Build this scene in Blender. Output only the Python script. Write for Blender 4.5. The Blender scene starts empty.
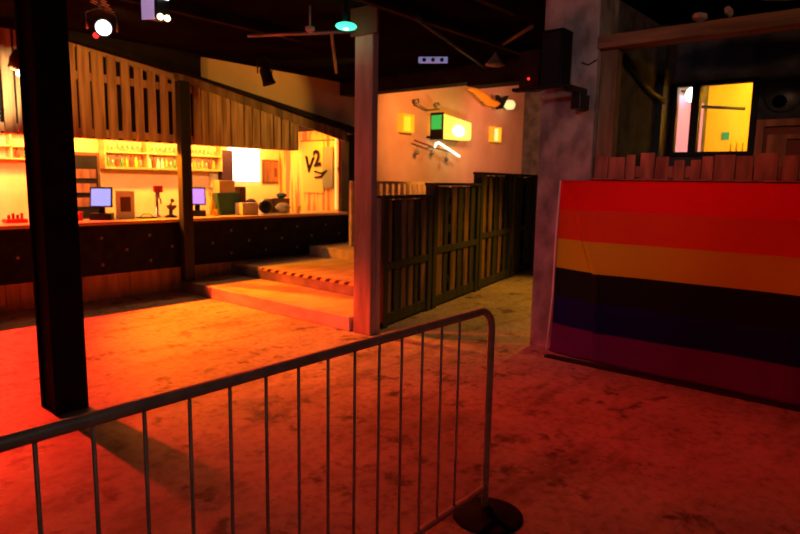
import bpy, bmesh, math, random
from mathutils import Vector, Matrix
random.seed(7)
S = bpy.context.scene
COL = S.collection

# ------------------------------------------------------------------ camera
F = 620.0; TH = math.radians(40); TILT = math.radians(8.0); ROLL = math.radians(1.0)
fh = Vector((math.cos(TH), math.sin(TH), 0)); rh = Vector((math.sin(TH), -math.cos(TH), 0)); up = Vector((0, 0, 1))
fw = math.cos(TILT)*fh - math.sin(TILT)*up
u0 = math.sin(TILT)*fh + math.cos(TILT)*up
rr = math.cos(ROLL)*rh + math.sin(ROLL)*u0
uu = math.cos(ROLL)*u0 - math.sin(ROLL)*rh
cam_d = bpy.data.cameras.new('camera'); cam = bpy.data.objects.new('camera', cam_d); COL.objects.link(cam)
m = Matrix((rr, uu, -fw)).transposed().to_4x4(); m.translation = Vector((0, 0, 1.7)); cam.matrix_world = m
cam_d.sensor_width = 36; cam_d.lens = F/800*36; cam_d.clip_start = 0.05
cam_d.dof.use_dof = True; cam_d.dof.focus_distance = 2.3; cam_d.dof.aperture_fstop = 4.0
S.camera = cam

# ------------------------------------------------------------------ world, exposure
w = bpy.data.worlds.new('world'); S.world = w; w.use_nodes = True
w.node_tree.nodes['Background'].inputs[0].default_value = (0.5, 0.33, 0.45, 1)
w.node_tree.nodes['Background'].inputs[1].default_value = 0.004
S.view_settings.view_transform = 'Standard'; S.view_settings.look = 'None'
S.view_settings.gamma = 1; S.view_settings.use_curve_mapping = False
S.view_settings.exposure = 2.0

# ------------------------------------------------------------------ lights
def light(kind, name, loc, power, color, size=0.08, aim=None, angle=60, blend=0.3, sx=None, sy=None):
    d = bpy.data.lights.new(name, kind); d.energy = power; d.color = color
    if kind == 'AREA':
        d.shape = 'RECTANGLE'; d.size = sx; d.size_y = sy
    else:
        d.shadow_soft_size = size
    if kind == 'SPOT':
        d.spot_size = math.radians(angle); d.spot_blend = blend
    o = bpy.data.objects.new(name, d); COL.objects.link(o); o.location = loc
    if aim is not None:
        o.rotation_euler = (Vector(aim)-Vector(loc)).to_track_quat('-Z', 'Y').to_euler()
    return o
# stage lamps over the back bar, spilling through the serving hatch on to the floor
light('SPOT', 'red_bar_lamp', (1.75, 9.3, 2.44), 800, (1, .024, .009), .05, (2.0, 5.2, 0.0), 120, .35)
light('SPOT', 'orange_bar_lamp', (4.5, 9.3, 2.44), 600, (1, .18, .002), .05, (4.5, 5.9, 0), 58, 1)
light('SPOT', 'amber_bar_lamp', (5.0, 9.3, 2.44), 170, (1, .24, .002), .05, (6.6, 6.2, 0.2), 76, .8)
# strip light inside the bar
light('AREA', 'bar_strip_light', (5.6, 9.75, 2.40), 42, (1, .33, .03), aim=(5.6, 10.6, 1.4), sx=5.0, sy=.1)
light('AREA', 'bar_end_strip_light', (7.9, 9.0, 2.42), 6, (1, .26, .02), aim=(8.6, 9.2, 1.6), sx=.8, sy=.1)
light('AREA', 'bar_pink_light', (2.6, 9.9, 2.3), 24, (1, .17, .06), aim=(3.0, 10.6, 1.5), sx=1.4, sy=.1)
# warm wash on the plank canopy
light('SPOT', 'canopy_wash_lamp', (2.9, 6.5, 3.2), 25, (1, .36, .05), .05, (4.7, 8.4, 3.0), 70, .5)
light('SPOT', 'canopy_side_wash_lamp', (7.0, 6.4, 3.35), 18, (1, .50, .06), .05, (6.5, 8.4, 2.95), 66, .6)
light('AREA', 'hatch_fill_light', (5.2, 8.78, 2.3), 9, (1, .55, .2), aim=(5.2, 10.2, 1.0), sx=5.0, sy=.06)  # unseen fill added to brighten the things on the counter
# wash on the far orange wall (hung behind the bulkhead)
light('SPOT', 'far_wall_wash_lamp', (9.2, 6.3, 3.3), 95, (1, .31, .07), .08, (12.5, 8.5, 2.6), 125, .6)
light('SPOT', 'far_wall_pink_lamp', (12.6, 6.4, 3.35), 34, (1, .28, .17), .08, (14.2, 8.5, 2.3), 120, .6)
light('SPOT', 'alley_fill_spot', (9.4, 3.6, 3.3), 95, (1, .36, .02), .08, (8.2, 4.0, 0), 80, .6)  # unseen warm spot added to light the alley floor
# red stage lamp behind the camera
light('SPOT', 'red_flag_lamp', (1.2, 1.9, 3.42), 54, (1, .012, .02), .05, (5.6, 1.3, .40), 52, .7)
light('SPOT', 'red_floor_lamp', (3.3, 3.9, 3.42), 60, (1, .022, .008), .08, (3.4, 1.2, 0), 92, .9)
# purple wash on posts and pillar
light('SPOT', 'purple_wash_lamp', (0.2, 1.6, 3.3), 20, (1, .66, .80), .1, (5.5, 3.9, 1.9), 60, .8)
light('SPOT', 'booth_fill_spot', (2.6, -.6, 3.3), 20, (1, .50, .25), .08, (5.8, 1.4, 2.9), 50, .8)  # unseen warm spot added to lift the booth frame
light('POINT', 'barrier_fill_light', (0.3, -0.6, 3.0), 2.2, (1, .7, .55), .1)  # unseen neutral fill added near the camera for the barrier

# ------------------------------------------------------------------ materials
def mat(name, c1, c2=None, rough=.7, metal=0, scale=(4, 4, 4), detail=5, bump=0, lo=.35, hi=.65, spec=.4, emis=None, es=0, alpha=None, trans=0):
    m = bpy.data.materials.new(name); m.use_nodes = True; nt = m.node_tree; b = nt.nodes['Principled BSDF']
    b.inputs['Roughness'].default_value = rough; b.inputs['Metallic'].default_value = metal
    b.inputs['Specular IOR Level'].default_value = spec
    b.inputs['Base Color'].default_value = (*c1, 1)
    if trans: b.inputs['Transmission Weight'].default_value = trans
    if emis: b.inputs['Emission Color'].default_value = (*emis, 1); b.inputs['Emission Strength'].default_value = es
    if c2 or bump:
        tc = nt.nodes.new('ShaderNodeTexCoord'); mp = nt.nodes.new('ShaderNodeMapping'); mp.inputs['Scale'].default_value = scale
        n = nt.nodes.new('ShaderNodeTexNoise'); n.inputs['Scale'].default_value = 1; n.inputs['Detail'].default_value = detail
        nt.links.new(tc.outputs['Object'], mp.inputs[0]); nt.links.new(mp.outputs[0], n.inputs['Vector'])
        if c2:
            r = nt.nodes.new('ShaderNodeValToRGB'); r.color_ramp.elements[0].position = lo; r.color_ramp.elements[1].position = hi
            r.color_ramp.elements[0].color = (*c1, 1); r.color_ramp.elements[1].color = (*c2, 1)
            nt.links.new(n.outputs['Fac'], r.inputs[0]); nt.links.new(r.outputs[0], b.inputs['Base Color'])
        if bump:
            bp = nt.nodes.new('ShaderNodeBump'); bp.inputs['Strength'].default_value = bump; bp.inputs['Distance'].default_value = .02
            nt.links.new(n.outputs['Fac'], bp.inputs['Height']); nt.links.new(bp.outputs[0], b.inputs['Normal'])
    return m

def floor_mat():
    m = bpy.data.materials.new('stained_concrete'); m.use_nodes = True; nt = m.node_tree; b = nt.nodes['Principled BSDF']
    L = nt.links; N = nt.nodes.new
    tc = N('ShaderNodeTexCoord')
    def noise(s, d, vec=None):
        n = N('ShaderNodeTexNoise'); n.inputs['Scale'].default_value = s; n.inputs['Detail'].default_value = d
        n.inputs['Roughness'].default_value = .6; L.new(vec or tc.outputs['Object'], n.inputs['Vector']); return n
    def ramp(src, p0, c0, p1, c1):
        r = N('ShaderNodeValToRGB'); r.color_ramp.elements[0].position = p0; r.color_ramp.elements[1].position = p1
        r.color_ramp.elements[0].color = (*c0, 1); r.color_ramp.elements[1].color = (*c1, 1); L.new(src, r.inputs[0]); return r
    def mul(a, bb):
        x = N('ShaderNodeMix'); x.data_type = 'RGBA'; x.blend_type = 'MULTIPLY'; x.inputs[0].default_value = 1
        L.new(a, x.inputs[6]); L.new(bb, x.inputs[7]); return x.outputs[2]
    a = ramp(noise(.9, 6).outputs['Fac'], .3, (.30, .27, .23), .7, (.58, .52, .43))
    s1 = ramp(noise(4.8, 8).outputs['Fac'], .33, (.30, .28, .26), .43, (1, 1, 1))
    s2 = ramp(noise(17, 5).outputs['Fac'], .3, (.6, .58, .55), .55, (1, 1, 1))
    mp = N('ShaderNodeMapping'); mp.inputs['Scale'].default_value = (.5, 2.2, 1); mp.inputs['Rotation'].default_value = (0, 0, .9)
    L.new(tc.outputs['Object'], mp.inputs[0])
    s3 = ramp(noise(1.6, 8, mp.outputs[0]).outputs['Fac'], .33, (.6, .57, .54), .48, (1, 1, 1))
    c = mul(mul(mul(a.outputs[0], s1.outputs[0]), s2.outputs[0]), s3.outputs[0]); L.new(c, b.inputs['Base Color'])
    b.inputs['Roughness'].default_value = .62; b.inputs['Specular IOR Level'].default_value = .35
    bp = N('ShaderNodeBump'); bp.inputs['Strength'].default_value = .35; bp.inputs['Distance'].default_value = .02
    L.new(noise(9, 8).outputs['Fac'], bp.inputs['Height']); L.new(bp.outputs[0], b.inputs['Normal'])
    return m

def flag_mat():
    m = bpy.data.materials.new('rainbow_cloth'); m.use_nodes = True; nt = m.node_tree; b = nt.nodes['Principled BSDF']
    L = nt.links; N = nt.nodes.new
    uv = N('ShaderNodeUVMap'); sp = N('ShaderNodeSeparateXYZ'); L.new(uv.outputs[0], sp.inputs[0])
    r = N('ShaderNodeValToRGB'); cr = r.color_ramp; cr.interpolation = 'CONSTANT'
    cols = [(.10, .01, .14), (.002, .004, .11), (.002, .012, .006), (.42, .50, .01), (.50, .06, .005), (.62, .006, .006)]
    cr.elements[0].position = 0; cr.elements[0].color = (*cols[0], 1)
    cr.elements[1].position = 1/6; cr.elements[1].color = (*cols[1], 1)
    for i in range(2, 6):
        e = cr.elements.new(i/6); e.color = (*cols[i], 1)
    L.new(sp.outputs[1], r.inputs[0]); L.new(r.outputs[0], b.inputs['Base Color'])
    b.inputs['Roughness'].default_value = .75; b.inputs['Specular IOR Level'].default_value = .15
    n = N('ShaderNodeTexNoise'); n.inputs['Scale'].default_value = 260; tc = N('ShaderNodeTexCoord'); L.new(tc.outputs['Object'], n.inputs['Vector'])
    bp = N('ShaderNodeBump'); bp.inputs['Strength'].default_value = .15; L.new(n.outputs['Fac'], bp.inputs['Height']); L.new(bp.outputs[0], b.inputs['Normal'])
    return m

def hazard_mat():
    m = bpy.data.materials.new('hazard_tape'); m.use_nodes = True; nt = m.node_tree; b = nt.nodes['Principled BSDF']
    L = nt.links; N = nt.nodes.new
    tc = N('ShaderNodeTexCoord'); sp = N('ShaderNodeSeparateXYZ'); L.new(tc.outputs['Object'], sp.inputs[0])
    a = N('ShaderNodeMath'); a.operation = 'ADD'; L.new(sp.outputs[1], a.inputs[0]); L.new(sp.outputs[2], a.inputs[1])
    k = N('ShaderNodeMath'); k.operation = 'MULTIPLY'; k.inputs[1].default_value = 5.5; L.new(a.outputs[0], k.inputs[0])
    f = N('ShaderNodeMath'); f.operation = 'FRACT'; L.new(k.outputs[0], f.inputs[0])
    r = N('ShaderNodeValToRGB'); r.color_ramp.interpolation = 'CONSTANT'; r.color_ramp.elements[0].color = (.75, .55, .08, 1)
    r.color_ramp.elements[1].position = .5; r.color_ramp.elements[1].color = (.015, .015, .015, 1)
    L.new(f.outputs[0], r.inputs[0]); L.new(r.outputs[0], b.inputs['Base Color']); b.inputs['Roughness'].default_value = .5
    return m

M = dict(
    floor=floor_mat(), flag=flag_mat(), hazard=hazard_mat(),
    black=mat('black_paint', (.008, .008, .010), (.018, .018, .02), .8, scale=(3, 3, 3), spec=.12),
    ceil=mat('black_ceiling_paint', (.004, .004, .004), (.009, .008, .0075), 1, scale=(1.5, 1.5, 1.5), spec=0),
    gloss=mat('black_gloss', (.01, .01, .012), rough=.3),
    leather=mat('black_leather', (.008, .010, .009), (.016, .018, .016), .6, scale=(8, 8, 8), bump=.2, spec=.12),
    button=mat('button_vinyl', (.20, .20, .19), rough=.25),
    oranpaint=mat('orange_wall_paint', (.60, .38, .24), (.72, .48, .33), .8, scale=(1.2, 1.2, 1.2), bump=.1),
    barwall=mat('yellow_bar_wall', (.80, .60, .34), (.90, .74, .50), .7, scale=(2.5, 2.5, 2.5)),
    endwall=mat('plank_end_wall', (.62, .18, .06), (.80, .55, .12), .7, scale=(1, 9, .7), lo=.45, hi=.52),
    plank=mat('pale_pallet_wood', (.30, .20, .11), (.62, .46, .28), .8, scale=(14, 14, 1.2), bump=.4),
    wood=mat('rough_brown_wood', (.13, .085, .05), (.30, .20, .12), .8, scale=(10, 10, 1.2), bump=.5),
    woodx=mat('rough_beam_wood', (.09, .055, .035), (.24, .14, .085), .8, scale=(12, 1.2, 12), bump=.5),
    redwood=mat('red_brown_board', (.13, .06, .04), (.34, .16, .11), .8, scale=(9, 9, 1.5), bump=.5),
    post=mat('pale_post_wood', (.22, .14, .11), (.50, .35, .29), .75, scale=(7, 7, 1.1), bump=.4, lo=.3, hi=.7),
    step=mat('worn_plywood', (.40, .30, .20), (.62, .50, .36), .6, scale=(2, 4, 4), bump=.2),
    riser=mat('painted_riser', (.50, .36, .34), (.72, .58, .54), .55, scale=(3, 2.5, 7), bump=.2),
    greysteel=mat('grey_steel', (.16, .17, .17), (.28, .28, .28), .5, .5, scale=(4, 4, 4)),
    greenpost=mat('dark_green_paint', (.012, .022, .019), (.025, .04, .034), .6, scale=(5, 5, 1)),
    palletdark=mat('dark_green_pallet', (.020, .030, .018), (.05, .06, .032), .75, scale=(9, 9, 1.3), bump=.4),
    palletslat=mat('weathered_pallet_slat', (.07, .05, .03), (.30, .18, .09), .8, scale=(9, 9, 1.5), bump=.4),
    pillar=mat('rough_concrete', (.15, .14, .15), (.40, .37, .37), .9, scale=(5, 5, 3.4), bump=.9, detail=9),
    darkbrick=mat('dark_plaster', (.05, .05, .06), (.12, .11, .13), .9, scale=(5, 5, 5), bump=.5),
    galv=mat('galvanised_steel', (.42, .40, .38), (.62, .58, .55), .45, .3, scale=(12, 12, 12)),
    chrome=mat('bright_metal', (.6, .6, .6), rough=.25, metal=1),
    counter=mat('counter_wood', (.55, .34, .14), (.75, .52, .26), .45, scale=(1, 9, 9)),
    kick=mat('kick_plank', (.50, .32, .14), (.75, .50, .26), .7, scale=(12, 12, 1)),
    joist=mat('dark_joist', (.012, .008, .006), (.03, .018, .012), .9, scale=(3, 3, 3), spec=.05),
    white=mat('white_card', (.85, .84, .82), rough=.6),
    scr=mat('lit_screen_blue', (.1, .1, .15), emis=(.32, .36, 1), es=.30),
    scr2=mat('lit_screen_lilac', (.1, .1, .15), emis=(.55, .25, 1), es=.30),
    panel=mat('lit_white_panel', (.9, .9, .9), emis=(1, .86, .8), es=.9),
    bulb=mat('lamp_bulb', (.9, .9, .9), emis=(1, .93, .85), es=3),
    endtube=mat('dim_tube', (.8, .6, .3), emis=(1, .45, .1), es=.35),
    warmglint=mat('warm_glint', (.9, .9, .9), emis=(1, .7, .35), es=1.5),
    green=mat('green_lamp', (.1, .7, .4), emis=(.05, 1, .45), es=.5),
    greenface=mat('green_lit_face', (.03, .3, .1), emis=(.01, .8, .12), es=.12),
    yface=mat('yellow_lit_face', (.8, .7, .2), emis=(.95, .62, .06), es=.32),
    yglow=mat('pale_tube', (.8, .8, .5), emis=(1, 1, .8), es=.6),
    yellowbox=mat('yellow_lamp_box', (.85, .50, .05), emis=(1, .45, .01), es=.12),
    yellowin=mat('yellow_lamp_glow', (.85, .60, .1), emis=(1, .55, .02), es=.2),
    paleglow=mat('pale_lamp_glow', (.85, .85, .4), emis=(.9, .85, .35), es=.22),
    orange=mat('glowing_orange_lacquer', (.85, .30, .02), rough=.4, emis=(1, .3, .01), es=.05),  # faint glow put into the colour of horn and cups
    yel=mat('yellow_plastic', (.85, .62, .06), rough=.4),
    red=mat('red_plastic', (.6, .03, .03), rough=.4),
    redled=mat('red_led', (.5, .01, .01), emis=(1, .02, .02), es=.6),
    purple=mat('dark_purple_vinyl', (.035, .012, .05), rough=.5),
    teal=mat('dark_teal_plastic', (.04, .14, .12), rough=.5),
    railyel=mat('yellow_lit_rail', (.62, .52, .18), (.85, .72, .30), .6, scale=(5, 5, 5)),  # yellow light on the rail is part of this colour
    tan=mat('tan_cardboard', (.60, .42, .22), (.70, .50, .28), .8, scale=(6, 6, 6)),
    brown=mat('dark_brown', (.12, .05, .03), rough=.7),
    cream=mat('cream_plastic', (.75, .65, .45), rough=.5),
    amber=mat('amber_glass', (.75, .38, .05), rough=.12, spec=.8),
    clear=mat('clear_glassware', (.9, .85, .7), rough=.08, spec=.9, trans=.7),
    greenb=mat('green_glass', (.05, .25, .05), rough=.12, spec=.8),
    pane=mat('window_glass', (.95, .95, .95), rough=.02, trans=1),
    lilac=mat('lilac_lit_metal', (.5, .4, .6), rough=.4, emis=(.6, .4, .8), es=.12),  # lilac light on the metal put in as glow
    blueplate=mat('blue_lit_plate', (.35, .38, .60), rough=.5, emis=(.25, .28, .6), es=.12),  # blue light on the plate put in as a faint glow
    winyellow=mat('yellow_room_wall', (.85, .62, .10), (.80, .48, .05), .8, scale=(1.5, 1.5, 1.5)),
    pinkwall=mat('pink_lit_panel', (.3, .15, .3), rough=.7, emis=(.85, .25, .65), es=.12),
    sheet=mat('pale_green_sheet', (.20, .24, .12), rough=.7),
    ysheet=mat('yellow_sheet', (.62, .50, .08), rough=.6),
    sash=mat('dark_window_frame', (.02, .018, .016), rough=.6),
    junk=mat('dusty_rubble', (.40, .30, .26), (.60, .48, .42), .9, scale=(8, 8, 8)),
    signgreen=mat('green_sign', (.02, .28, .16), emis=(.0, .5, .25), es=.05),
)

# ------------------------------------------------------------------ mesh helpers
class MB:
    def __init__(s): s.bm = bmesh.new()
    def box(s, a, b, rz=0, piv=None, rot=None):
        lo = [min(a[i], b[i]) for i in range(3)]; hi = [max(a[i], b[i]) for i in range(3)]
        c = Vector([(lo[i]+hi[i])/2 for i in range(3)])
        M4 = Matrix.Translation(c)
        if rot: M4 = M4 @ rot.to_4x4()
        elif rz: M4 = M4 @ Matrix.Rotation(rz, 4, 'Z')
        M4 = M4 @ Matrix.Diagonal((hi[0]-lo[0], hi[1]-lo[1], hi[2]-lo[2], 1))
        bmesh.ops.create_cube(s.bm, size=1, matrix=M4); return s
    def cyl(s, p, q, r, r2=None, seg=16):
        p = Vector(p); q = Vector(q); d = q-p
        M4 = Matrix.Translation((p+q)/2) @ d.to_track_quat('Z', 'Y').to_matrix().to_4x4()
        bmesh.ops.create_cone(s.bm, cap_ends=True, segments=seg, radius1=r, radius2=r if r2 is None else r2, depth=d.length, matrix=M4); return s
    def ball(s, c, r, sc=(1, 1, 1)):
        bmesh.ops.create_uvsphere(s.bm, u_segments=16, v_segments=10, radius=r, matrix=Matrix.Translation(c) @ Matrix.Diagonal((*sc, 1))); return s
    def lathe(s, prof, c, axis=(0, 0, 1), seg=18):
        c = Vector(c); Q = Vector(axis).to_track_quat('Z', 'Y').to_matrix()
        rings = []
        for r, z in prof:
            rings.append([s.bm.verts.new(c + Q @ Vector((max(r, 1e-4)*math.cos(2*math.pi*i/seg), max(r, 1e-4)*math.sin(2*math.pi*i/seg), z))) for i in range(seg)])
        for a, b in zip(rings, rings[1:]):
            for i in range(seg): s.bm.faces.new((a[i], a[(i+1) % seg], b[(i+1) % seg], b[i]))
        s.bm.faces.new(rings[0][::-1]); s.bm.faces.new(rings[-1]); return s
    def tube(s, pts, r, seg=12):
        pts = [Vector(p) for p in pts]; rings = []
        n = None
        for i, p in enumerate(pts):
            t = (pts[min(i+1, len(pts)-1)] - pts[max(i-1, 0)]).normalized()
            if n is None:
                n = t.orthogonal().normalized()
            n = (n - t*n.dot(t)).normalized(); b = t.cross(n)
            rad = r[i] if isinstance(r, (list, tuple)) else r
            rings.append([s.bm.verts.new(p + rad*(math.cos(2*math.pi*k/seg)*n + math.sin(2*math.pi*k/seg)*b)) for k in range(seg)])
        for a, b in zip(rings, rings[1:]):
            for k in range(seg): s.bm.faces.new((a[k], a[(k+1) % seg], b[(k+1) % seg], b[k]))
        s.bm.faces.new(rings[0][::-1]); s.bm.faces.new(rings[-1]); return s
    def prism(s, poly, lo, hi, axis='z'):
        def P(a, b, t): return (a, b, t) if axis == 'z' else ((a, t, b) if axis == 'y' else (t, a, b))
        A = [s.bm.verts.new(P(a, b, lo)) for a, b in poly]; B = [s.bm.verts.new(P(a, b, hi)) for a, b in poly]
        s.bm.faces.new(A[::-1]); s.bm.faces.new(B)
        for i in range(len(poly)):
            j = (i+1) % len(poly); s.bm.faces.new((A[i], A[j], B[j], B[i]))
        return s
    def build(s, name, mt, parent=None, local=False, bevel=0, smooth=False):
        bmesh.ops.recalc_face_normals(s.bm, faces=s.bm.faces)
        off = Vector((0, 0, 0))
        if parent is not None:
            if not local:
                p = parent
                while p: off += p.location; p = p.parent
        else:
            xs = [v.co for v in s.bm.verts]
            off = Vector(((min(v.x for v in xs)+max(v.x for v in xs))/2, (min(v.y for v in xs)+max(v.y for v in xs))/2, min(v.z for v in xs)))
        for v in s.bm.verts: v.co -= off
        me = bpy.data.meshes.new(name); s.bm.to_mesh(me); s.bm.free()
        me.materials.append(M[mt] if isinstance(mt, str) else mt)
        o = bpy.data.objects.new(name, me); COL.objects.link(o)
        if parent is not None: o.parent = parent
        else: o.location = off
        if smooth:
            for p in me.polygons: p.use_smooth = True
        if bevel:
            bv = o.modifiers.new('bevel', 'BEVEL'); bv.width = bevel; bv.segments = 2; bv.limit_method = 'ANGLE'
        return o
def tag(o, label, cat, group=None):
    o['label'] = label; o['category'] = cat
    if group: o['group'] = group
    return o
def thing(name, label, cat, loc, rz=0, group=None):
    o = bpy.data.objects.new(name, None); COL.objects.link(o); o.location = loc; o.rotation_euler = (0, 0, rz); o.empty_display_size = .1
    return tag(o, label, cat, group)
def struct(name, mb, mt, bevel=0):
    o = mb.build(name, mt, bevel=bevel); o['kind'] = 'structure'; return o
def copy_tree(o, parent=None):
    c = o.copy(); COL.objects.link(c)
    if parent: c.parent = parent
    for ch in [x for x in bpy.data.objects if x.parent == o]: copy_tree(ch, c)
    return c

CZ = 3.47
# ------------------------------------------------------------------ setting
struct('floor', MB().box((-3, -3, -.1), (15.3, 10.6, 0)), 'floor')
struct('ceiling', MB().box((-3, -3, CZ), (8.56, 10.6, CZ+.1)).box((8.56, -3, 4.4), (15.3, 10.6, 4.5)).box((8.56, -3, CZ), (8.6, 10.6, 4.4)), 'ceil')
struct('wall_back', MB().box((8.62, 8.5, 0), (15.3, 8.62, 4.4)), 'oranpaint')
# wall above the bar hatch
struct('wall_upper', MB().box((-3, 8.5, 2.17), (7.2, 8.62, CZ)).prism([(7.2, 2.63), (8.62, 2.63), (8.62, CZ), (7.2, CZ)], 8.5, 8.62, 'y'), 'oranpaint')
struct('wall_left', MB().box((-3.1, -3, 0), (-3, 10.6, CZ)), 'darkbrick')
struct('wall_front', MB().box((-3, -3.1, 0), (15.3, -3, 4.4)), 'darkbrick')
struct('wall_end', MB().box((15.2, -3, 0), (15.3, 8.5, 4.4)), 'darkbrick')
struct('wall_bar', MB().box((-3, 10.4, 0), (8.5, 10.5, 2.9)), 'barwall')
struct('wall_bar_end', MB().box((8.4, 8.62, 0), (8.5, 10.4, 2.9)), 'endwall')
struct('ceiling_bar', MB().box((-3, 8.62, 2.62), (8.5, 10.5, 2.7)), 'black')

# raised walkway steps (edges follow the pallet line)
def fy(x): return 4.70 + (x-5.15)*0.208
GAP = .10
def stepmb(x0, x1, z, y1=8.34): return MB().prism([(x0, fy(x0)+GAP), (x1, fy(x1)+GAP), (x1, y1), (x0, y1)], 0.001, z)
t = thing('stage_step', 'lowest wide wooden step with red-lit front edge beside the post', 'step', (4.85, 6.4, 0))
MB().prism([(4.89, 4.80), (5.03, 4.80), (5.03, fy(5.03)+GAP), (5.80, fy(5.80)+GAP), (5.80, 8.34), (4.89, 8.34)], .001, .165).build('tread', 'step', t, bevel=.008)
MB().box((4.85, 4.80, .002), (4.89, 7.5, .165)).build('riser', 'riser', t, bevel=.006)
MB().box((4.85, 7.5, .002), (4.89, 8.33, .165)).build('shaded_riser', 'greysteel', t, bevel=.006)  # shaded end of the riser, its shade put in as grey
t = thing('stage_step', 'middle wooden step with hazard tape along its edge', 'step', (5.8, 6.7, 0))
stepmb(5.84, 7.4, .335).build('tread', 'step', t, bevel=.008)
MB().box((5.801, fy(5.8)+GAP, .167), (5.839, 8.33, .300)).build('riser', 'greysteel', t)
MB().box((5.795, fy(5.8)+GAP, .300), (5.839, 7.6, .337)).build('hazard_tape', 'hazard', t)
t = thing('stage_step', 'topmost step at the end of the bar, dull brown edge', 'step', (7.4, 7, 0))
MB().prism([(7.44, fy(7.44)+GAP), (11.1, fy(11.1)+GAP), (15.15, 6.0), (15.15, 8.48), (8.62, 8.48), (8.62, 8.34), (7.44, 8.34)], .001, .505).build('tread', 'step', t, bevel=.008)
MB().box((7.401, fy(7.4)+GAP, .337), (7.439, 8.33, .505)).build('riser', 'step', t)

# ------------------------------------------------------------------ bar front
bar = thing('bar_counter', 'long bar counter with black buttoned front and plank foot under glowing hatch', 'bar counter', (3, 8.45, 0))
MB().box((-2.9, 8.30, 1.035), (8.34, 8.98, 1.08)).build('worktop', 'counter', bar, bevel=.006)
pm = MB()
pm.box((-2.9, 8.40, .36), (8.34, 8.52, 1.035))
# quilted skin: padded grid
xs0, xs1 = 0.0, 8.34
nx, nz = 98, 8
g = []
for i in range(nx+1):
    row = []
    for k in range(nz+1):
        x = xs0+(xs1-xs0)*i/nx; z = .36+.675*k/nz
        a = abs(math.sin(math.pi*((x/.68)+(z-.3)/.36)/1.0)); b = abs(math.sin(math.pi*((x/.68)-(z-.3)/.36)/1.0))
        row.append(pm.bm.verts.new((x, 8.395-.03*min(a, b)**.6, z)))
    g.append(row)
for i in range(nx):
    for k in range(nz): pm.bm.faces.new((g[i][k], g[i+1][k], g[i+1][k+1], g[i][k+1]))
pad = pm.build('padded_front', 'leather', bar, smooth=True)
MB().box((-2.9, 8.50, .0), (8.34, 8.56, .36)).build('kick_board', 'kick', bar)
kb = MB()
for i in range(50):
    x = .6+i*.155
    kb.box((x+.006, 8.485, .06), (x+.149, 8.503, .355))
kb.build('kick_plank', 'kick', bar)
for row, z in enumerate((.86, .68, .50)):
    for i in range(12):
        x = .34*(row % 2) + .36 + i*.68
        if x < 8.2:
            MB().ball((x, 8.385, z), .024, (1, .5, 1)).build('button', 'button', pad, smooth=True)

# sloping canopy of planks
def zt(x): return min(3.40, 3.33-.19*(x-3.5))
can = thing('plank_canopy', 'slatted pallet-wood canopy with sloping black top beam hanging over the bar', 'canopy', (3, 8.42, 2.17))
pl = MB(); x = -1.0
while x < 7.2:
    wd = random.uniform(.10, .15); gap = random.choice((.004, .006, .03, .05)) if x < 5 else random.choice((.012, .022, .035))
    if 3.75 < x < 4.75: wd = .11; gap = .075
    x1 = min(x+wd, 7.2)
    pl.prism([(x, 2.17), (x1, 2.17), (x1, zt(x1)), (x, zt(x))], 8.37+random.uniform(-.008, .008), 8.40, 'y')
    x = x1+gap
pl.build('planks', 'plank', can)
bt = MB().box((-1, 8.40, 2.19), (7.2, 8.44, 2.29)).box((-1, 8.40, 2.90), (5.2, 8.44, 3.0))
bt.build('batten', 'plank', can)
MB().prism([(-1, 2.17), (7.2, 2.17), (7.2, 2.62), (3.1, 3.39), (-1, 3.39)], 8.445, 8.455, 'y').build('backing', 'black', can)
MB().prism([(4.9, zt(4.9)), (8.34, zt(8.34)-.02), (8.34, zt(8.34)+.14), (4.9, zt(4.9)+.14)], 8.36, 8.40, 'y').build('fascia', 'wood', can)
MB().prism([(3.15, zt(3.15)+.0), (5.0, zt(5)+.12), (8.6, zt(8.6)+.16), (8.6, zt(8.6)+.29), (3.15, CZ-.005)], 8.30, 8.42, 'y').prism([(3.15, zt(3.15)), (5.3, zt(5.3)+.12), (5.3, CZ-.005), (3.15, CZ-.005)], 8.33, 8.42, 'y').box((-1, 8.30, 3.36), (3.15, 8.42, CZ-.005)).build('beam_and_shade', 'black', can)  # beam, plus a black panel added to darken the wall above
tag(MB().box((8.36, 8.30, .51), (8.60, 8.50, 2.52)).build('end_post', 'black', bevel=.008), 'black upright post closing the far end of the bar', 'post')
tag(MB().cyl((8.66, 8.42, .51), (8.66, 8.42, 4.395), .025).build('service_pipe', 'black', smooth=True), 'thin black pipe running to the ceiling at the far end of the bar', 'pipe')

# posts
st = thing('steel_column', 'thick black square column standing in the foreground at left', 'column', (1.78, 4.70, 0))
MB().box((1.69, 4.59, 0), (1.87, 4.81, CZ)).build('shaft', 'black', st, bevel=.008)
MB().box((1.665, 4.565, 0), (1.895, 4.60, CZ)).build('flange', 'black', st, bevel=.004)
MB().box((1.665, 4.80, 0), (1.895, 4.83, CZ)).build('flange', 'black', st, bevel=.004)
tag(MB().box((4.84, 8.15, .166), (5.00, 8.28, 3.03)).build('green_post', 'greenpost', bevel=.008), 'dark green timber post standing against the bar front', 'post')
wp = thing('timber_post', 'tall pale rough timber post between the steps and the pallets', 'post', (4.92, 4.6, 0))
MB().box((4.87, 4.50, 0), (4.96, 4.76, CZ)).build('shaft', 'post', wp, bevel=.01)
MB().box((4.962, 4.47, .0), (5.0, 4.60, 1.5)).build('side_board', 'post', wp, bevel=.005)
MB().box((4.84, 4.42, 3.18), (4.868, 4.80, 3.46)).build('bracket', 'brown', wp, bevel=.005)

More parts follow.
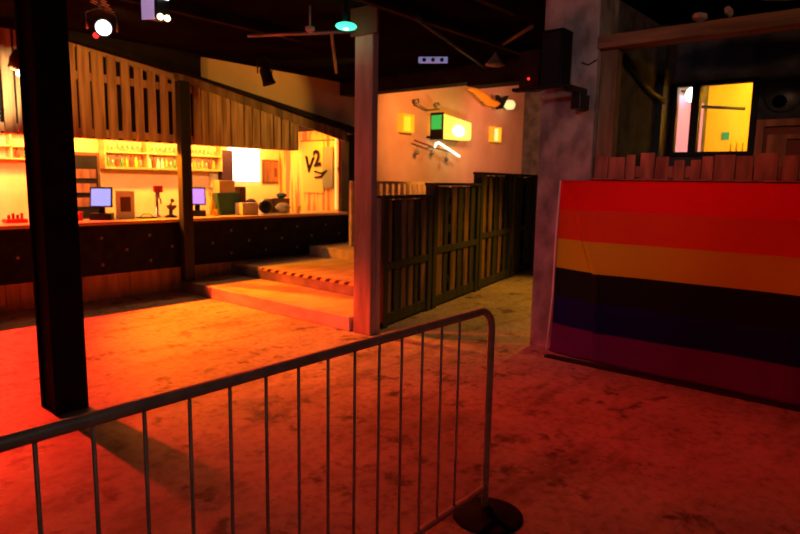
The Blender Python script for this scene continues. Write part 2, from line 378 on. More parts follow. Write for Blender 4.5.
# ------------------------------------------------------------------ pallets fence
def pallet(x0, wid, h, label, nslat, seed):
    random.seed(seed); L = wid
    root = thing('pallet_panel', label, 'pallet', (x0, fy(x0), 0), math.atan(.208), 'dark pallets stood upright along the steps')
    def b(n, a, c, mt, bev=.004): MB().box(a, c).build(n, mt, root, local=True, bevel=bev)
    b('post', (0, -.11, 0), (.11, .03, h-.03), 'palletdark'); b('post', (L-.11, -.11, 0), (L-.005, .03, h-.03), 'palletdark')
    b('top_rail', (-.01, -.12, h-.04), (L, .04, h), 'palletdark')
    b('bottom_rail', (.11, -.09, .03), (L-.11, .0, .16), 'palletdark')
    b('middle_rail', (.09, -.105, h*.44), (L-.09, -.087, h*.44+.09), 'palletdark')
    b('upper_rail', (.11, -.06, h-.20), (L-.11, -.02, h-.09), 'palletdark')
    inner = L-.22; pitch = inner/nslat
    for i in range(nslat):
        xa = .11+i*pitch+pitch*.14; xb = xa+pitch*random.uniform(.5, .78)
        b('slat', (xa, -.085, .05), (xb, -.062, h-.045), 'palletdark' if random.random() < .35 else 'palletslat', .003)
    b('backing', (.05, .03, .05), (L-.08, .04, h-.06), 'black', 0)  # added black sheet, stops lamp light striping through the gaps
    # rear boards
    for z in (.25, .62, .98, 1.25):
        b('rear_board', (.0, .005, z), (L-.01, .028, z+.11), 'palletdark', .003)
    return root
pallet(5.17, 1.27, 1.52, 'shortest dark pallet next to the pale timber post', 6, 1)
pallet(6.46, 1.64, 1.67, 'middle-height dark pallet, second from the timber post', 6, 2)
pallet(8.10, 1.52, 1.84, 'tall dark pallet, third from the timber post', 5, 3)
pallet(9.70, 1.40, 1.84, 'farthest tall dark pallet beside the concrete pillar', 2, 4)
# slatted rail behind, its yellow light put into the colour
r = thing('slat_rail', 'low yellow-lit slatted rail behind the shortest pallet', 'rail', (9.3, 7.8, .505))
MB().box((7.9, 7.77, 1.62), (10.3, 7.83, 1.67)).build('top_rail', 'railyel', r)
MB().box((7.9, 7.77, 1.0), (10.3, 7.83, 1.08)).build('bottom_rail', 'railyel', r)
for x in (7.9, 10.24): MB().box((x, 7.78, .505), (x+.06, 7.84, 1.62)).build('post', 'railyel', r)
for i in range(13): MB().box((8.0+i*.175, 7.755, 1.02), (8.0+i*.175+.095, 7.772, 1.62)).build('slat', 'railyel', r)

# ------------------------------------------------------------------ pillar + booth
struct('trim_pillar', MB().box((5.75, 2.47, 0), (6.2, 3.03, CZ)), 'pillar', .012)
struct('wall_booth', MB().box((5.84, -3, 0), (5.98, 2.47, 1.73)), 'redwood')
struct('wall_booth_side', MB().box((6.2, 2.47, 0), (9.7, 2.6, CZ)), 'darkbrick')
wb = MB().box((8.0, -3, 0), (8.12, 2.47, 2.08)).box((8.0, -3, 2.86), (8.12, 2.47, CZ)).box((8.0, -3, 2.08), (8.12, 1.58, 2.86))
struct('wall_booth_rear', wb, 'darkbrick')
struct('wall_window_room', MB().box((9.6, -.5, 1.6), (9.7, 2.47, CZ)).box((8.12, -.6, 1.6), (9.7, -.5, CZ)), 'winyellow')
struct('floor_window_room', MB().box((8.12, -.5, 1.5), (9.7, 2.47, 1.6)), 'winyellow')
light('POINT', 'window_room_lamp', (8.5, .9, 3.2), 75, (1, .55, .05), .05)
win = MB().box((7.96, 1.54, 2.04), (8.06, 1.60, 2.90)).box((7.96, 2.40, 2.04), (8.06, 2.465, 2.90)).box((7.96, 1.6, 2.04), (8.06, 2.40, 2.09)).box((7.96, 1.6, 2.85), (8.06, 2.40, 2.90)).box((7.94, 2.14, 2.09), (8.06, 2.23, 2.85))
wf = struct('window_1', win, 'sash', .004)
MB().box((8.01, 1.6, 2.09), (8.016, 2.14, 2.85)).box((8.01, 2.23, 2.09), (8.016, 2.40, 2.85)).build('pane', 'pane', wf)
o = MB().box((8.2, 2.44, 1.65), (9.3, 2.468, 2.80)).build('pink_panel', 'pinkwall'); tag(o, 'pink-lit panel seen through the narrow left pane of the window', 'panel')  # pink light on the panel put in as glow
o = thing('wall_lamp', 'white glowing lamp at the top of the narrow left window pane', 'lamp', (8.35, 2.43, 2.8))
MB().cyl((8.35, 2.36, 2.83), (8.35, 2.468, 2.86), .012).build('arm', 'black', o)
MB().lathe([(.02, .09), (.05, .06), (.07, 0), (.05, -.06), (.02, -.08)], (8.35, 2.35, 2.80)).build('globe', 'bulb', o, smooth=True)
o = MB().box((9.585, 2.16, 2.33), (9.6, 2.25, 2.43)).build('wall_sign', 'signgreen'); tag(o, 'small green square sign on the yellow wall behind the window', 'sign')
o = thing('slatted_crate', 'small yellow slatted crate behind the right window pane', 'crate', (9.0, 1.85, 1.6))
for i in range(5): MB().box((8.95, 1.72+i*.07, 1.6), (8.97, 1.77+i*.07, 2.27)).build('slat', 'yel', o)
MB().box((8.97, 1.71, 1.6), (9.2, 2.06, 2.24)).build('body', 'yel', o)
tag(MB().cyl((8.9, 2.40, 2.72), (8.9, 1.85, 2.66), .02).build('ceiling_rail', 'greenpost', smooth=True), 'dim rail crossing the upper part of the right window pane', 'rail')

bf = thing('timber_portal', 'rough timber frame and heavy top beam around the booth opening', 'frame', (5.85, 2.38, 1.73))
MB().box((5.83, 2.31, 1.748), (5.95, 2.465, 2.935)).build('upright', 'wood', bf, bevel=.006)
MB().box((5.73, -2.9, 2.935), (5.96, 2.465, 3.05)).build('beam', 'woodx', bf, bevel=.008)
bp = thing('booth_parapet', 'row of rough red-brown boards standing along the ledge above the rainbow flag', 'boards', (5.8, .9, 1.73))
MB().box((5.70, -2.9, 1.732), (5.92, 2.46, 1.747)).build('ledge', 'redwood', bp, bevel=.004)
y = 2.45; random.seed(5)
while y > -.8:
    wd = random.uniform(.07, .17); h = random.choice((.17, .20, .21, .22, .235))
    MB().box((5.78+random.uniform(-.006, .006), y-wd, 1.745), (5.80, y, 1.745+h)).build('board', 'redwood', bp, bevel=.003)
    y -= wd + random.choice((.006, .01, .03, .05))
MB().box((5.805, -2.9, 1.76), (5.825, 2.30, 1.86)).build('rail', 'redwood', bp)
o = thing('hatch_frame', 'light wooden hatch frame standing behind the ledge at right edge', 'frame', (6.2, .6, 1.75))
MB().box((6.2, 1.13, 1.75), (6.24, 1.19, 2.27)).build('stile', 'wood', o, bevel=.004)
MB().box((6.2, -.3, 2.21), (6.24, 1.13, 2.27)).build('head', 'wood', o, bevel=.004)
MB().box((6.21, .95, 1.75), (6.235, 1.10, 2.10)).box((6.21, -.3, 2.10), (6.235, 1.10, 2.14)).build('inner_stile', 'wood', o)
MB().box((6.235, -.3, 1.75), (6.245, 1.13, 2.21)).build('board', 'brown', o)
o = thing('wall_fan', 'dim round grey fan high on the dark booth wall', 'fan', (7.95, 1.3, 2.68))
MB().lathe([(.17, 0), (.18, .02), (.17, .05), (.02, .06)], (7.998, 1.3, 2.68), (-1, 0, 0), 24).build('housing', 'greysteel', o, smooth=True)
for k in range(5):
    a = k*2*math.pi/5
    MB().box((7.925, 1.3-.012, 2.68-.13), (7.935, 1.3+.05, 2.68), rot=Matrix.Rotation(a, 3, 'X')).build('blade', 'black', o)
o = tag(MB().box((7.42, 2.39, 1.0), (7.54, 2.469, CZ)).build('conduit_post', 'greenpost', bevel=.004), 'dim green upright against the dark side wall of the booth', 'post')
o = tag(MB().tube([(6.3, 2.44, 2.95), (6.9, 2.43, 2.74), (7.4, 2.36, 2.62)], .03).build('diagonal_pipe', 'greenpost', smooth=True), 'dim green slanting pipe on the booth side wall', 'pipe')
# clutter on top of the beam
random.seed(3)
for i, (y, w_, h, lab) in enumerate([(1.62, .12, .06, 'small pale crumpled lump on the booth beam beside the timber upright'), (1.40, .05, .07, 'tiny pale upright scrap on top of the booth beam'), (.82, .82, .17, 'long brown sack lying on the booth beam at right edge')]):
    bm_ = MB(); bm_.ball((5.83, y, 3.05+h*1.03), .5, (.2, w_, h))
    for v in bm_.bm.verts: v.co += Vector([random.uniform(-.006, .006) for _ in range(3)])
    tag(bm_.build(('crumpled_rag', 'paper_scrap', 'sack')[i], 'junk'), lab, ('rag', 'scrap', 'sack')[i])

# flag
fm = MB(); uvl = fm.bm.loops.layers.uv.new('UVMap')
NY, NZ = 300, 70; grid = []
for i in range(NY+1):
    row = []
    for k in range(NZ+1):
        a = i/NY; c = k/NZ                       # a: left->right (Y 2.73 -> -0.4), c: bottom->top
        y = 2.73 - a*3.15 + (1-c)*0.03*(1-a)
        z = .012 + 1.712*c
        # crease from the top left corner down to the right
        yc = 2.70-.42*min(1, (1-c)*1.9)
        d = (y-yc)
        step_ = 1/(1+math.exp(d/.006)); fold = .0
        x = 5.690 - .010*math.sin(9*a+2*c) - .012*math.sin(23*a-3*c)*(1-c)
        x -= (.06*step_ + (.12*math.exp(d*.9) if d < 0 else .12*(1-d/max(.03, 2.73-yc))) + .012*math.exp(-((d+.05)/.025)**2)) * min(1, (1-c)*2.2) * (1 if c > .3 else .25+.75*c/.3)
        if a > .62: x -= .02*math.sin((a-.62)*40)*(1-c)
        # the foot of the cloth drags over the floor
        foot = max(0, .17-c)/.17
        x -= foot**1.5*(.10*min(1, .25+a*1.5))
        z = z if foot == 0 else max(.012, z - .0*foot)
        row.append(fm.bm.verts.new((x, y, z)))
    grid.append(row)
for i in range(NY):
    for k in range(NZ):
        f = fm.bm.faces.new((grid[i][k], grid[i+1][k], grid[i+1][k+1], grid[i][k+1]))
        for lp, (ii, kk) in zip(f.loops, ((i, k), (i+1, k), (i+1, k+1), (i, k+1))): lp[uvl].uv = (ii/NY, min(.9999, kk/NZ))
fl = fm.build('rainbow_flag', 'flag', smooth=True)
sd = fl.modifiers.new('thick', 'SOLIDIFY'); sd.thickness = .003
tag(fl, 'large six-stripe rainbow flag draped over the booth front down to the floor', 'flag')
hem = MB().tube([(5.69, 2.745, 1.72), (5.66, 2.75, 1.2), (5.665, 2.755, .6), (5.60, 2.76, .03)], .008, 8).build('hem', 'white', fl, smooth=True)
hem['label'] = 'pale stitched edge of the flag'

tag(MB().box((5.44, -2.9, .001), (5.52, 2.70, .022)).build('shade_strip', 'gloss'), 'dark strip standing in for the shadow along the foot of the rainbow flag', 'strip')  # shadow gap under the flag, put in as a black strip

# ------------------------------------------------------------------ crowd barrier
br = thing('crowd_barrier', 'grey steel crowd barrier with rounded top corner standing in the foreground', 'barrier', (1.35, 1.57, 0))
zr, xr = 1.1-.019, 2.58
pts = [(.30, 1.57, .12), (.30, 1.57, zr-.1)] + [(.30+.1-.1*math.cos(a), 1.57, zr-.1+.1*math.sin(a)) for a in [math.pi/2*i/8 for i in range(1, 9)]]
pts += [(xr-.1+.1*math.sin(a), 1.57, zr-.1+.1*math.cos(a)) for a in [math.pi/2*i/10 for i in range(0, 11)]] + [(xr, 1.57, .12), (xr, 1.57, .015)]
MB().tube(pts, .0185, 16).build('frame_tube', 'galv', br, smooth=True)
MB().tube([(.30, 1.57, .15), (xr, 1.57, .15)], .0165, 14).build('bottom_rail', 'galv', br, smooth=True)
for i in range(15):
    x = .385+i*.137
    MB().cyl((x, 1.57, .15), (x, 1.57, zr), .0058, seg=10).build('bar', 'galv', br, smooth=True)
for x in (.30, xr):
    MB().lathe([(.18, .001), (.18, .008), (.155, .014), (.03, .016), (.028, .05), (.02, .052)], (x, 1.55, 0), seg=28).build('foot', 'black', br, smooth=True)  # flat black disc serves as the foot and as its shadow

# ------------------------------------------------------------------ far orange wall decor
def wall_lamp(x, z, s, inner, label):
    o = thing('wall_box_lamp', label, 'wall lamp', (x, 8.5, z), group='square box lamps on the orange wall')
    b = MB(); t_ = .03
    b.box((x, 8.36, z), (x+s, 8.5, z+t_)).box((x, 8.36, z+s-t_), (x+s, 8.5, z+s)).box((x, 8.36, z+t_), (x+t_, 8.5, z+s-t_)).box((x+s-t_, 8.36, z+t_), (x+s, 8.5, z+s-t_))
    b.build('frame', 'yellowbox', o)
    MB().box((x+t_, 8.45, z+t_), (x+s-t_, 8.5, z+s-t_)).build('glowing_panel', inner, o)
wall_lamp(9.98, 2.68, .37, 'yellowin', 'square yellow box lamp on the orange wall, nearer the timber post')
wall_lamp(13.5, 2.68, .37, 'paleglow', 'square box lamp with pale glow on the orange wall, nearer the pillar')
o = thing('light_box_sign', 'projecting light box with green side and bright yellow face on orange wall', 'sign', (11.4, 8.5, 2.55))
MB().box((11.0, 8.10, 2.58), (11.04, 8.44, 3.16)).build('side_casing', 'black', o, bevel=.01)
MB().box((10.985, 8.13, 2.80), (11.0, 8.40, 3.10)).build('green_panel', 'greenface', o)
MB().prism([(11.04, 2.62), (12.15, 2.62), (12.15, 3.02), (11.04, 3.14)], 8.12, 8.40, 'y').build('lit_face', 'yface', o, bevel=.03)
MB().box((10.95, 8.43, 2.62), (12.15, 8.498, 2.66)).build('back_bar', 'black', o)
MB().ball((11.62, 8.115, 2.80), .14, (1.7, .12, .9)).build('hot_spot', 'yglow', o, smooth=True)
light('POINT', 'light_box_lamp', (11.8, 7.8, 2.8), 4, (1, .8, .25), .05)
o = thing('iron_bracket', 'upper iron bracket with two round ends above the light box', 'bracket', (11.0, 8.45, 3.25))
MB().tube([(10.45, 8.38, 3.28), (10.8, 8.38, 3.20), (11.25, 8.38, 3.26)], .014, 8).build('arm', 'greysteel', o, smooth=True)
for x in (10.43, 11.15): MB().cyl((x, 8.34, 3.34), (x, 8.42, 3.34), .05).cyl((x, 8.38, 3.24), (x, 8.38, 3.34), .012).build('wheel', 'greysteel', o, smooth=True)
MB().cyl((10.9, 8.38, 3.21), (10.9, 8.499, 3.21), .012).build('fixing', 'greysteel', o)
o = thing('iron_bracket', 'lower iron bracket with hanging discs and glowing tube beneath light box', 'bracket', (11.1, 8.45, 2.4))
MB().tube([(10.35, 8.35, 2.53), (11.0, 8.35, 2.42), (11.8, 8.35, 2.33)], .018, 8).build('arm', 'brown', o, smooth=True)
MB().cyl((11.0, 8.35, 2.42), (11.0, 8.499, 2.42), .014).build('fixing', 'greysteel', o)
for x, z in ((10.45, 2.28), (10.98, 2.30), (11.52, 2.18)): MB().cyl((x, 8.33, z), (x, 8.37, z), .05).cyl((x, 8.35, z), (x, 8.35, z+.15), .008).build('disc', 'greysteel', o, smooth=True)
MB().tube([(10.98, 8.28, 2.42), (11.03, 8.28, 2.51), (11.12, 8.28, 2.52), (11.95, 8.3, 2.26)], .025, 10).build('glow_tube', 'yglow', o, smooth=True)
o = thing('horn_ornament', 'curved orange horn ornament with black bow and yellow bell high on orange wall', 'ornament', (13.3, 8.4, 3.8))
cv = [(12.25, 8.3, 3.80), (12.5, 8.3, 3.80), (12.8, 8.3, 3.72), (13.1, 8.3, 3.60), (13.4, 8.3, 3.58), (13.65, 8.3, 3.62)]
MB().tube(cv, [.03, .07, .10, .10, .08, .05], 12).build('horn', 'orange', o, smooth=True)
MB().prism([(13.45, 3.80), (13.62, 3.72), (13.95, 3.84), (13.78, 3.62), (13.7, 3.50), (13.5, 3.46)], 8.24, 8.34, 'y').build('bow', 'black', o)
MB().lathe([(.03, 0), (.06, .1), (.12, .25), (.12, .40), (.03, .48)], (13.75, 8.28, 3.60), (1, 0, .08)).build('bell', 'paleglow', o, smooth=True)
MB().cyl((13.1, 8.3, 3.6), (13.1, 8.499, 3.6), .012).build('fixing', 'black', o)

# ------------------------------------------------------------------ ceiling things
tag(MB().box((8.2, 2.7, 3.15), (8.55, 5.6, CZ-.002)).build('ceiling_bulkhead', 'black', bevel=.01), 'black boxed beam across the ceiling nearer the concrete pillar', 'beam')
tag(MB().box((8.25, 5.6, 3.22), (8.55, 8.45, CZ-.002)).build('ceiling_bulkhead', 'black', bevel=.01), 'black boxed ceiling beam running to the orange wall', 'beam')
for i, (a, b, rad, mt, lab) in enumerate([
    ((4.5, 6.1, 3.30), (5.1, 4.9, 3.30), .02, 'greysteel', 'horizontal grey pipe slung under the ceiling left of timber post'),
    ((4.95, 5.2, 3.30), (5.75, 5.95, 3.05), .018, 'greysteel', 'slanting grey brace under the ceiling beside timber post'),
    ((5.2, 4.2, 3.36), (8.2, 5.2, 3.36), .03, 'greenpost', 'long dark pipe under the ceiling from timber post to beam'),
    ((6.0, 3.3, 3.30), (6.9, 4.2, 3.38), .02, 'brown', 'short brown pipe under the ceiling beside the black speaker')]):
    tag(MB().cyl(a, b, rad).build('ceiling_pipe', mt, smooth=True), lab, 'pipe')
for i, (x0, y0, x1, y1, lab) in enumerate([(1.0, 6.0, 5.2, 6.0, 'brown ceiling joist nearest the bar canopy'), (1.0, 4.2, 8.1, 4.2, 'brown ceiling joist meeting the timber post top'), (2.4, 3.3, 5.7, 3.3, 'brown ceiling joist nearest the camera, running to the concrete pillar')]):
    tag(MB().box((x0, y0, CZ-.12), (x1, y0+.07, CZ-.001)).build('ceiling_joist', 'joist'), lab, 'joist')

o = thing('stage_lamp', 'round stage lamp with glaring white lens hanging above the plank canopy', 'stage lamp', (2.95, 6.31, CZ))
c = Vector((2.97, 6.35, 3.13)); ax = (Vector((0, .8, 1.9))-c).normalized()
MB().lathe([(.05, -.24), (.075, -.20), (.08, -.02), (.09, .03), (.08, .03), (.07, -.01)], c, ax, 24).build('housing', 'gloss', o, smooth=True)
MB().lathe([(.066, -.005), (.07, .005), (.035, .03)], c, ax, 24).build('lens', 'bulb', o, smooth=True)
MB().tube([c+Vector((-.12, .08, -.02)), c+Vector((-.13, .10, .14)), c+Vector((0, .08, .20)), c+Vector((.13, -.02, .14)), c+Vector((.12, -.02, -.02))], .011, 8).build('yoke', 'chrome', o, smooth=True)
MB().cyl(c+Vector((0, .08, .19)), (c.x, c.y+.08, CZ), .018).build('hook_clamp', 'chrome', o)
for k in range(4):
    MB().box(c+Vector((-.10, .02+k*.01, .20+k*.03)), c+Vector((.14-.02*k, .06+k*.01, .208+k*.03)), rot=Matrix.Rotation(.25, 3, 'Y')).build('bracket_plate', 'chrome', o)
MB().ball(c+ax*.0+Vector((-.055, .05, -.075)), .028).build('red_reflection', 'redled', o, smooth=True)  # red reflection on the lamp, modelled as a small glowing ball
o = thing('stage_lamp', 'lilac-lit box lamp with barn doors beside the round stage lamp', 'stage lamp', (2.98, 5.28, CZ))
c = Vector((2.98, 5.3, 3.13))
MB().box(c+Vector((-.06, -.06, -.07)), c+Vector((.06, .10, .10))).build('housing', 'gloss', o, bevel=.006)
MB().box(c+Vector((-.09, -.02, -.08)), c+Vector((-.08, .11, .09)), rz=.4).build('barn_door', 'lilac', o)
MB().box(c+Vector((-.07, -.075, .09)), c+Vector((.05, -.065, .15)), rz=.2).build('barn_door', 'bulb', o)  # white light on this door put in with the glowing material
for dx in (-.045, .02): MB().ball(c+Vector((dx, -.085, -.07)), .027).build('bulb', 'warmglint', o, smooth=True)  # two glints on the lamp, modelled as small glowing balls
MB().cyl((c.x, c.y+.03, 3.22), (c.x, c.y+.03, CZ), .015).build('hanger', 'black', o)
o = thing('stage_lamp', 'dark unlit stage lamp hanging in front of the brown wall over the bar', 'stage lamp', (5.9, 7.6, CZ))
MB().lathe([(.05, 0), (.08, .04), (.085, .2), (.10, .26), (.09, .26)], (5.86, 7.58, 3.30), (.25, -.2, -1)).build('housing', 'black', o, smooth=True)
MB().tube([(5.78, 7.62, 3.2), (5.78, 7.62, 3.36), (5.9, 7.6, 3.42), (6.0, 7.55, 3.36), (5.98, 7.55, 3.2)], .01, 8).build('yoke', 'black', o, smooth=True)
MB().cyl((5.9, 7.6, 3.41), (5.9, 7.6, CZ), .014).build('hook_clamp', 'black', o)
o = thing('bulkhead_light', 'oval glowing green light on the ceiling beside the timber post top', 'light', (4.62, 4.72, CZ))
MB().ball((4.66, 4.68, 3.235), .115, (1, .9, .32)).build('lens', 'green', o, smooth=True)
MB().ball((4.64, 4.66, 3.222), .05, (1, .8, .5)).build('bright_core', 'bulb', o, smooth=True)
MB().cyl((4.66, 4.70, 3.26), (4.66, 4.70, CZ), .03).build('base', 'black', o)
light('POINT', 'green_light_glow', (4.6, 4.68, 3.18), .06, (.1, 1, .5), .04)
o = thing('smoke_detector', 'small orange-lit round detector on the ceiling left of the green light', 'detector', (4.53, 5.08, CZ))
MB().lathe([(.05, 0), (.05, .03), (.03, .05)], (4.53, 5.08, 3.26), (0, 0, -1)).cyl((4.53, 5.08, 3.26), (4.53, 5.08, CZ), .01).build('body', 'junk', o, smooth=True)
o = thing('socket_bar', 'blue-lit plate with three dark holes hanging under the ceiling', 'plate', (6.65, 5.08, CZ))
c0 = Vector((6.65, 5.08, 3.25)); dr = Vector((.56, -.83, 0)).normalized(); ang = math.atan2(dr.y, dr.x)
MB().box(c0-Vector((.19, .015, .04)), c0+Vector((.19, .015, .04)), rz=ang).build('plate', 'blueplate', o, bevel=.008)
nrm = Vector((dr.y, -dr.x, 0))
nrm = nrm if nrm.dot(-c0) > 0 else -nrm
for k in (-1, 0, 1):
    p = c0+dr*(.115*k); MB().cyl(p+nrm*.014, p+nrm*.02, .026).build('hole', 'black', o)
MB().cyl(c0-dr*.12, c0-dr*.12+Vector((0, 0, CZ-3.25)), .006).cyl(c0+dr*.12, c0+dr*.12+Vector((0, 0, CZ-3.25)), .006).build('hanger', 'black', o)
o = thing('fan_lamp', 'brown fan-shaped lamp shade under the ceiling left of black speaker', 'lamp', (7.1, 4.42, CZ))
MB().lathe([(.13, -.08), (.12, -.06), (.03, .05), (.02, .08)], (7.1, 4.42, 3.26)).build('shade', 'wood', o, smooth=True)
MB().cyl((7.1, 4.42, 3.3), (7.1, 4.42, CZ), .008).build('cord', 'black', o)
o = thing('loudspeaker', 'black loudspeaker hung high on the face of the concrete pillar', 'loudspeaker', (5.6, 2.86, 2.6))
MB().box((5.52, 2.71, 2.60), (5.72, 2.93, 3.12)).build('cabinet', 'black', o, bevel=.012)
MB().box((5.51, 2.73, 2.63), (5.52, 2.91, 3.09)).build('grille', 'gloss', o)
MB().box((5.70, 2.78, 2.85), (5.75, 2.92, 2.98)).build('wall_mount', 'black', o)
o = thing('speaker_bracket', 'black steel bracket arm beneath the loudspeaker on the pillar', 'bracket', (5.6, 2.7, 2.5))
MB().box((5.35, 2.55, 2.52), (5.75, 2.60, 2.58)).box((5.3, 2.56, 2.545), (5.40, 3.1, 2.575)).build('arm', 'gloss', o)
MB().box((5.55, 2.52, 2.38), (5.749, 2.62, 2.52)).build('clamp', 'gloss', o, bevel=.01)
o = thing('control_box', 'dark brown box with red indicator left of the black loudspeaker', 'box', (5.9, 3.13, 2.6))
MB().box((5.70, 3.035, 2.62), (5.92, 3.26, 3.0)).build('casing', 'joist', o, bevel=.01)
MB().ball((5.70, 3.15, 2.72), .014).build('indicator', 'redled', o)
o = tag(MB().tube([(5.745, 2.62, 2.83), (5.74, 2.55, 2.80), (5.74, 2.47, 2.84)], .006, 6).build('cable', 'black'), 'thin black cable strung across the pillar beside the loudspeaker', 'cable')
light('POINT', 'pillar_dummy_led', (5.6, 3.15, 2.72), .05, (1, .02, .02), .01)

# bulb lamp in front of canopy at far left
o = thing('bulb_lamp', 'bare bulb lamp with dark shade in front of the far left canopy planks', 'lamp', (2.68, 7.75, CZ))
MB().ball((2.66, 7.70, 2.78), .035).build('bulb', 'bulb', o, smooth=True)
MB().lathe([(.09, -.02), (.10, .02), (.08, .12), (.03, .2)], (2.66, 7.72, 2.83)).build('shade', 'brown', o, smooth=True)
MB().cyl((2.66, 7.72, 3.0), (2.66, 7.72, CZ), .008).build('cord', 'black', o)
light('SPOT', 'canopy_bulb_glow', (2.62, 7.62, 2.72), 26, (1, .60, .25), .03, (2.4, 8.4, 2.9), 110, .5)

# ------------------------------------------------------------------ inside the bar
T = 1.08   # counter top height
o = tag(MB().box((3.0, 9.95, 0), (8.38, 10.38, .95)).box((3.0, 9.93, .95), (8.38, 10.38, .99)).build('back_bar_unit', 'wood'), 'low wooden back-bar unit along the yellow wall', 'cabinet')
# bottle shelf and rack
sh = thing('glass_rack', 'wooden shelf rack on the yellow bar wall holding hanging glasses', 'rack', (5.4, 10.3, 1.84))
MB().box((4.7, 10.16, 1.80), (6.85, 10.39, 1.83)).build('shelf', 'counter', sh)
MB().box((4.7, 10.16, 2.06), (6.85, 10.39, 2.08)).build('shelf', 'counter', sh)
for x in (4.68, 5.4, 6.12, 6.85): MB().box((x, 10.17, 1.80), (x+.02, 10.39, 2.5)).build('upright', 'counter', sh)
def bottle(mt, h, r):
    return [(r*.9, 0), (r, .01), (r, h*.55), (r*.4, h*.72), (r*.35, h*.95), (r*.42, h)]
random.seed(11)
gp = None
for i in range(26):
    x = 4.76+i*.079
    if abs(x-5.41) < .04 or abs(x-6.13) < .04: continue
    tall = random.random() < .65
    mt = random.choice(('amber', 'brown', 'amber', 'yel', 'greenb', 'brown', 'white'))
    h = random.uniform(.17, .21); z = 1.83
    nm = 'bottle' if tall else 'drinking_glass'
    b_ = MB()
    if tall: b_.lathe(bottle(mt, h, .028), (x, 10.25, z+.001), seg=12)
    else: b_.lathe([(.02, 0), (.026, .12), (.025, .12), (.018, .01)], (x, 10.25, z+.001), seg=12)
    ob = b_.build(nm, mt if tall else 'clear', smooth=True)
    tag(ob, 'coloured bottle on the lit shelf behind the bar' if tall else 'clear tumbler on the lit shelf behind the bar', 'bottle' if tall else 'glass', 'bottles on the bar wall shelf' if tall else 'tumblers on the bar wall shelf')
for i in range(24):
    x = 4.78+i*.085
    if min(abs(x-q) for q in (5.41, 6.13, 6.86)) < .05: continue
    b_ = MB().lathe([(.03, 0), (.006, .006), (.005, .06), (.03, .09), (.036, .14), (.03, .17)], (x, 10.22, 2.081), seg=12)
    tag(b_.build('wine_glass', 'clear', smooth=True), 'stemmed wine glass on the upper shelf of the bar rack', 'glass', 'wine glasses on the upper bar shelf')
# fridge at left
o = thing('drinks_fridge', 'tall dark drinks fridge with lit amber shelves behind the foreground column', 'fridge', (4.2, 10.1, 0))
MB().box((3.95, 10.0, .99), (4.52, 10.39, 2.04)).build('body', 'brown', o, bevel=.01)
MB().box((4.0, 9.985, 1.04), (4.47, 9.998, 1.99)).build('door', 'black', o)
for z in (1.2, 1.42, 1.64): MB().box((4.03, 9.975, z), (4.44, 9.985, z+.14)).build('shelf', 'redwood', o)
# lit panel + poster + speaker + door
tag(MB().box((7.16, 10.37, 1.62), (7.88, 10.4, 2.26)).build('lit_panel', 'panel'), 'blown-out white lit panel on the wall behind the bar', 'panel')
tag(MB().box((7.16, 10.35, 1.99), (7.88, 10.37, 2.005)).build('shelf_wire', 'brown'), 'thin dark rod crossing the white lit panel', 'rod')
o = thing('notice_board', 'orange-brown framed board on the bar wall right of the white panel', 'board', (8.15, 10.38, 1.6))
MB().box((7.96, 10.37, 1.58), (8.36, 10.4, 2.06)).build('frame', 'brown', o)
MB().box((8.0, 10.36, 1.61), (8.34, 10.37, 2.03)).build('face', 'redwood', o)
MB().box((8.25, 10.35, 1.72), (8.31, 10.36, 1.9)).build('note', 'brown', o)
tag(MB().box((6.88, 10.2, .99), (7.13, 10.39, 2.2)).build('tall_cabinet', 'purple', bevel=.01), 'tall dark purple cabinet beside the white lit panel', 'cabinet')
tag(MB().box((6.72, 10.30, 1.5), (6.86, 10.39, 1.79)).build('menu_card', 'cream'), 'cream card on the bar wall left of the purple cabinet', 'card')
# left section
o = thing('bottle_cubby', 'wooden cubby shelf on the bar wall at far left', 'shelf', (3.4, 10.3, 1.9))
for z in (1.9, 2.08, 2.26): MB().box((2.9, 10.2, z), (3.8, 10.39, z+.02)).build('shelf', 'counter', o)
for x in (2.9, 3.34, 3.78): MB().box((x, 10.2, 1.92), (x+.02, 10.39, 2.26)).build('divider', 'counter', o)
for i, x in enumerate((3.0, 3.12, 3.45, 3.56, 3.68)):
    tag(MB().lathe(bottle('', .15, .03), (x, 10.29, 1.9215), seg=12).build('bottle', ('brown', 'amber', 'brown', 'greenb', 'brown')[i], smooth=True), 'small bottle in the far left cubby shelf', 'bottle', 'bottles in the far left cubby')

def till(x, y, rz, scr, label, s=1.0):
    o = thing('till_terminal', label, 'till', (x, y, T), rz)
    def b(n, a, c, mt, rot=None, bev=.006): MB().box(a, c, rot=rot).build(n, mt, o, local=True, bevel=bev)
    b('base', (-.16*s, -.14, 0), (.16*s, .14, .09), 'gloss')
    b('stand', (-.04, -.02, .09), (.04, .05, .22), 'gloss')
    R = Matrix.Rotation(-.25, 3, 'X')
    b('monitor', (-.17*s, -.02, .17), (.17*s, .02, .45), 'gloss', R)
    b('screen', (-.145*s, -.030, .19), (.145*s, -.022, .43), scr, R, 0)
till(3.95, 8.75, math.radians(-35), 'scr', 'till with glowing blue-white screen beside the foreground column', .85)
till(5.46, 8.78, math.radians(-30), 'scr2', 'till with glowing lilac screen beside the green post', .75)
o = thing('menu_board', 'white frame holding a dark menu picture on the bar top', 'frame', (4.27, 8.75, T))
MB().box((4.15, 8.74, T), (4.42, 8.77, T+.40)).build('frame', 'white', o, bevel=.004)
MB().box((4.21, 8.735, T+.10), (4.36, 8.74, T+.31)).build('picture', 'brown', o)
MB().box((4.20, 8.77, T), (4.36, 8.84, T+.02)).build('foot', 'white', o)
o = thing('drip_tray', 'low dark tray with a bent rim beside the white menu frame', 'tray', (4.55, 8.7, T))
MB().box((4.46, 8.6, T), (4.68, 8.8, T+.02)).build('tray', 'gloss', o)
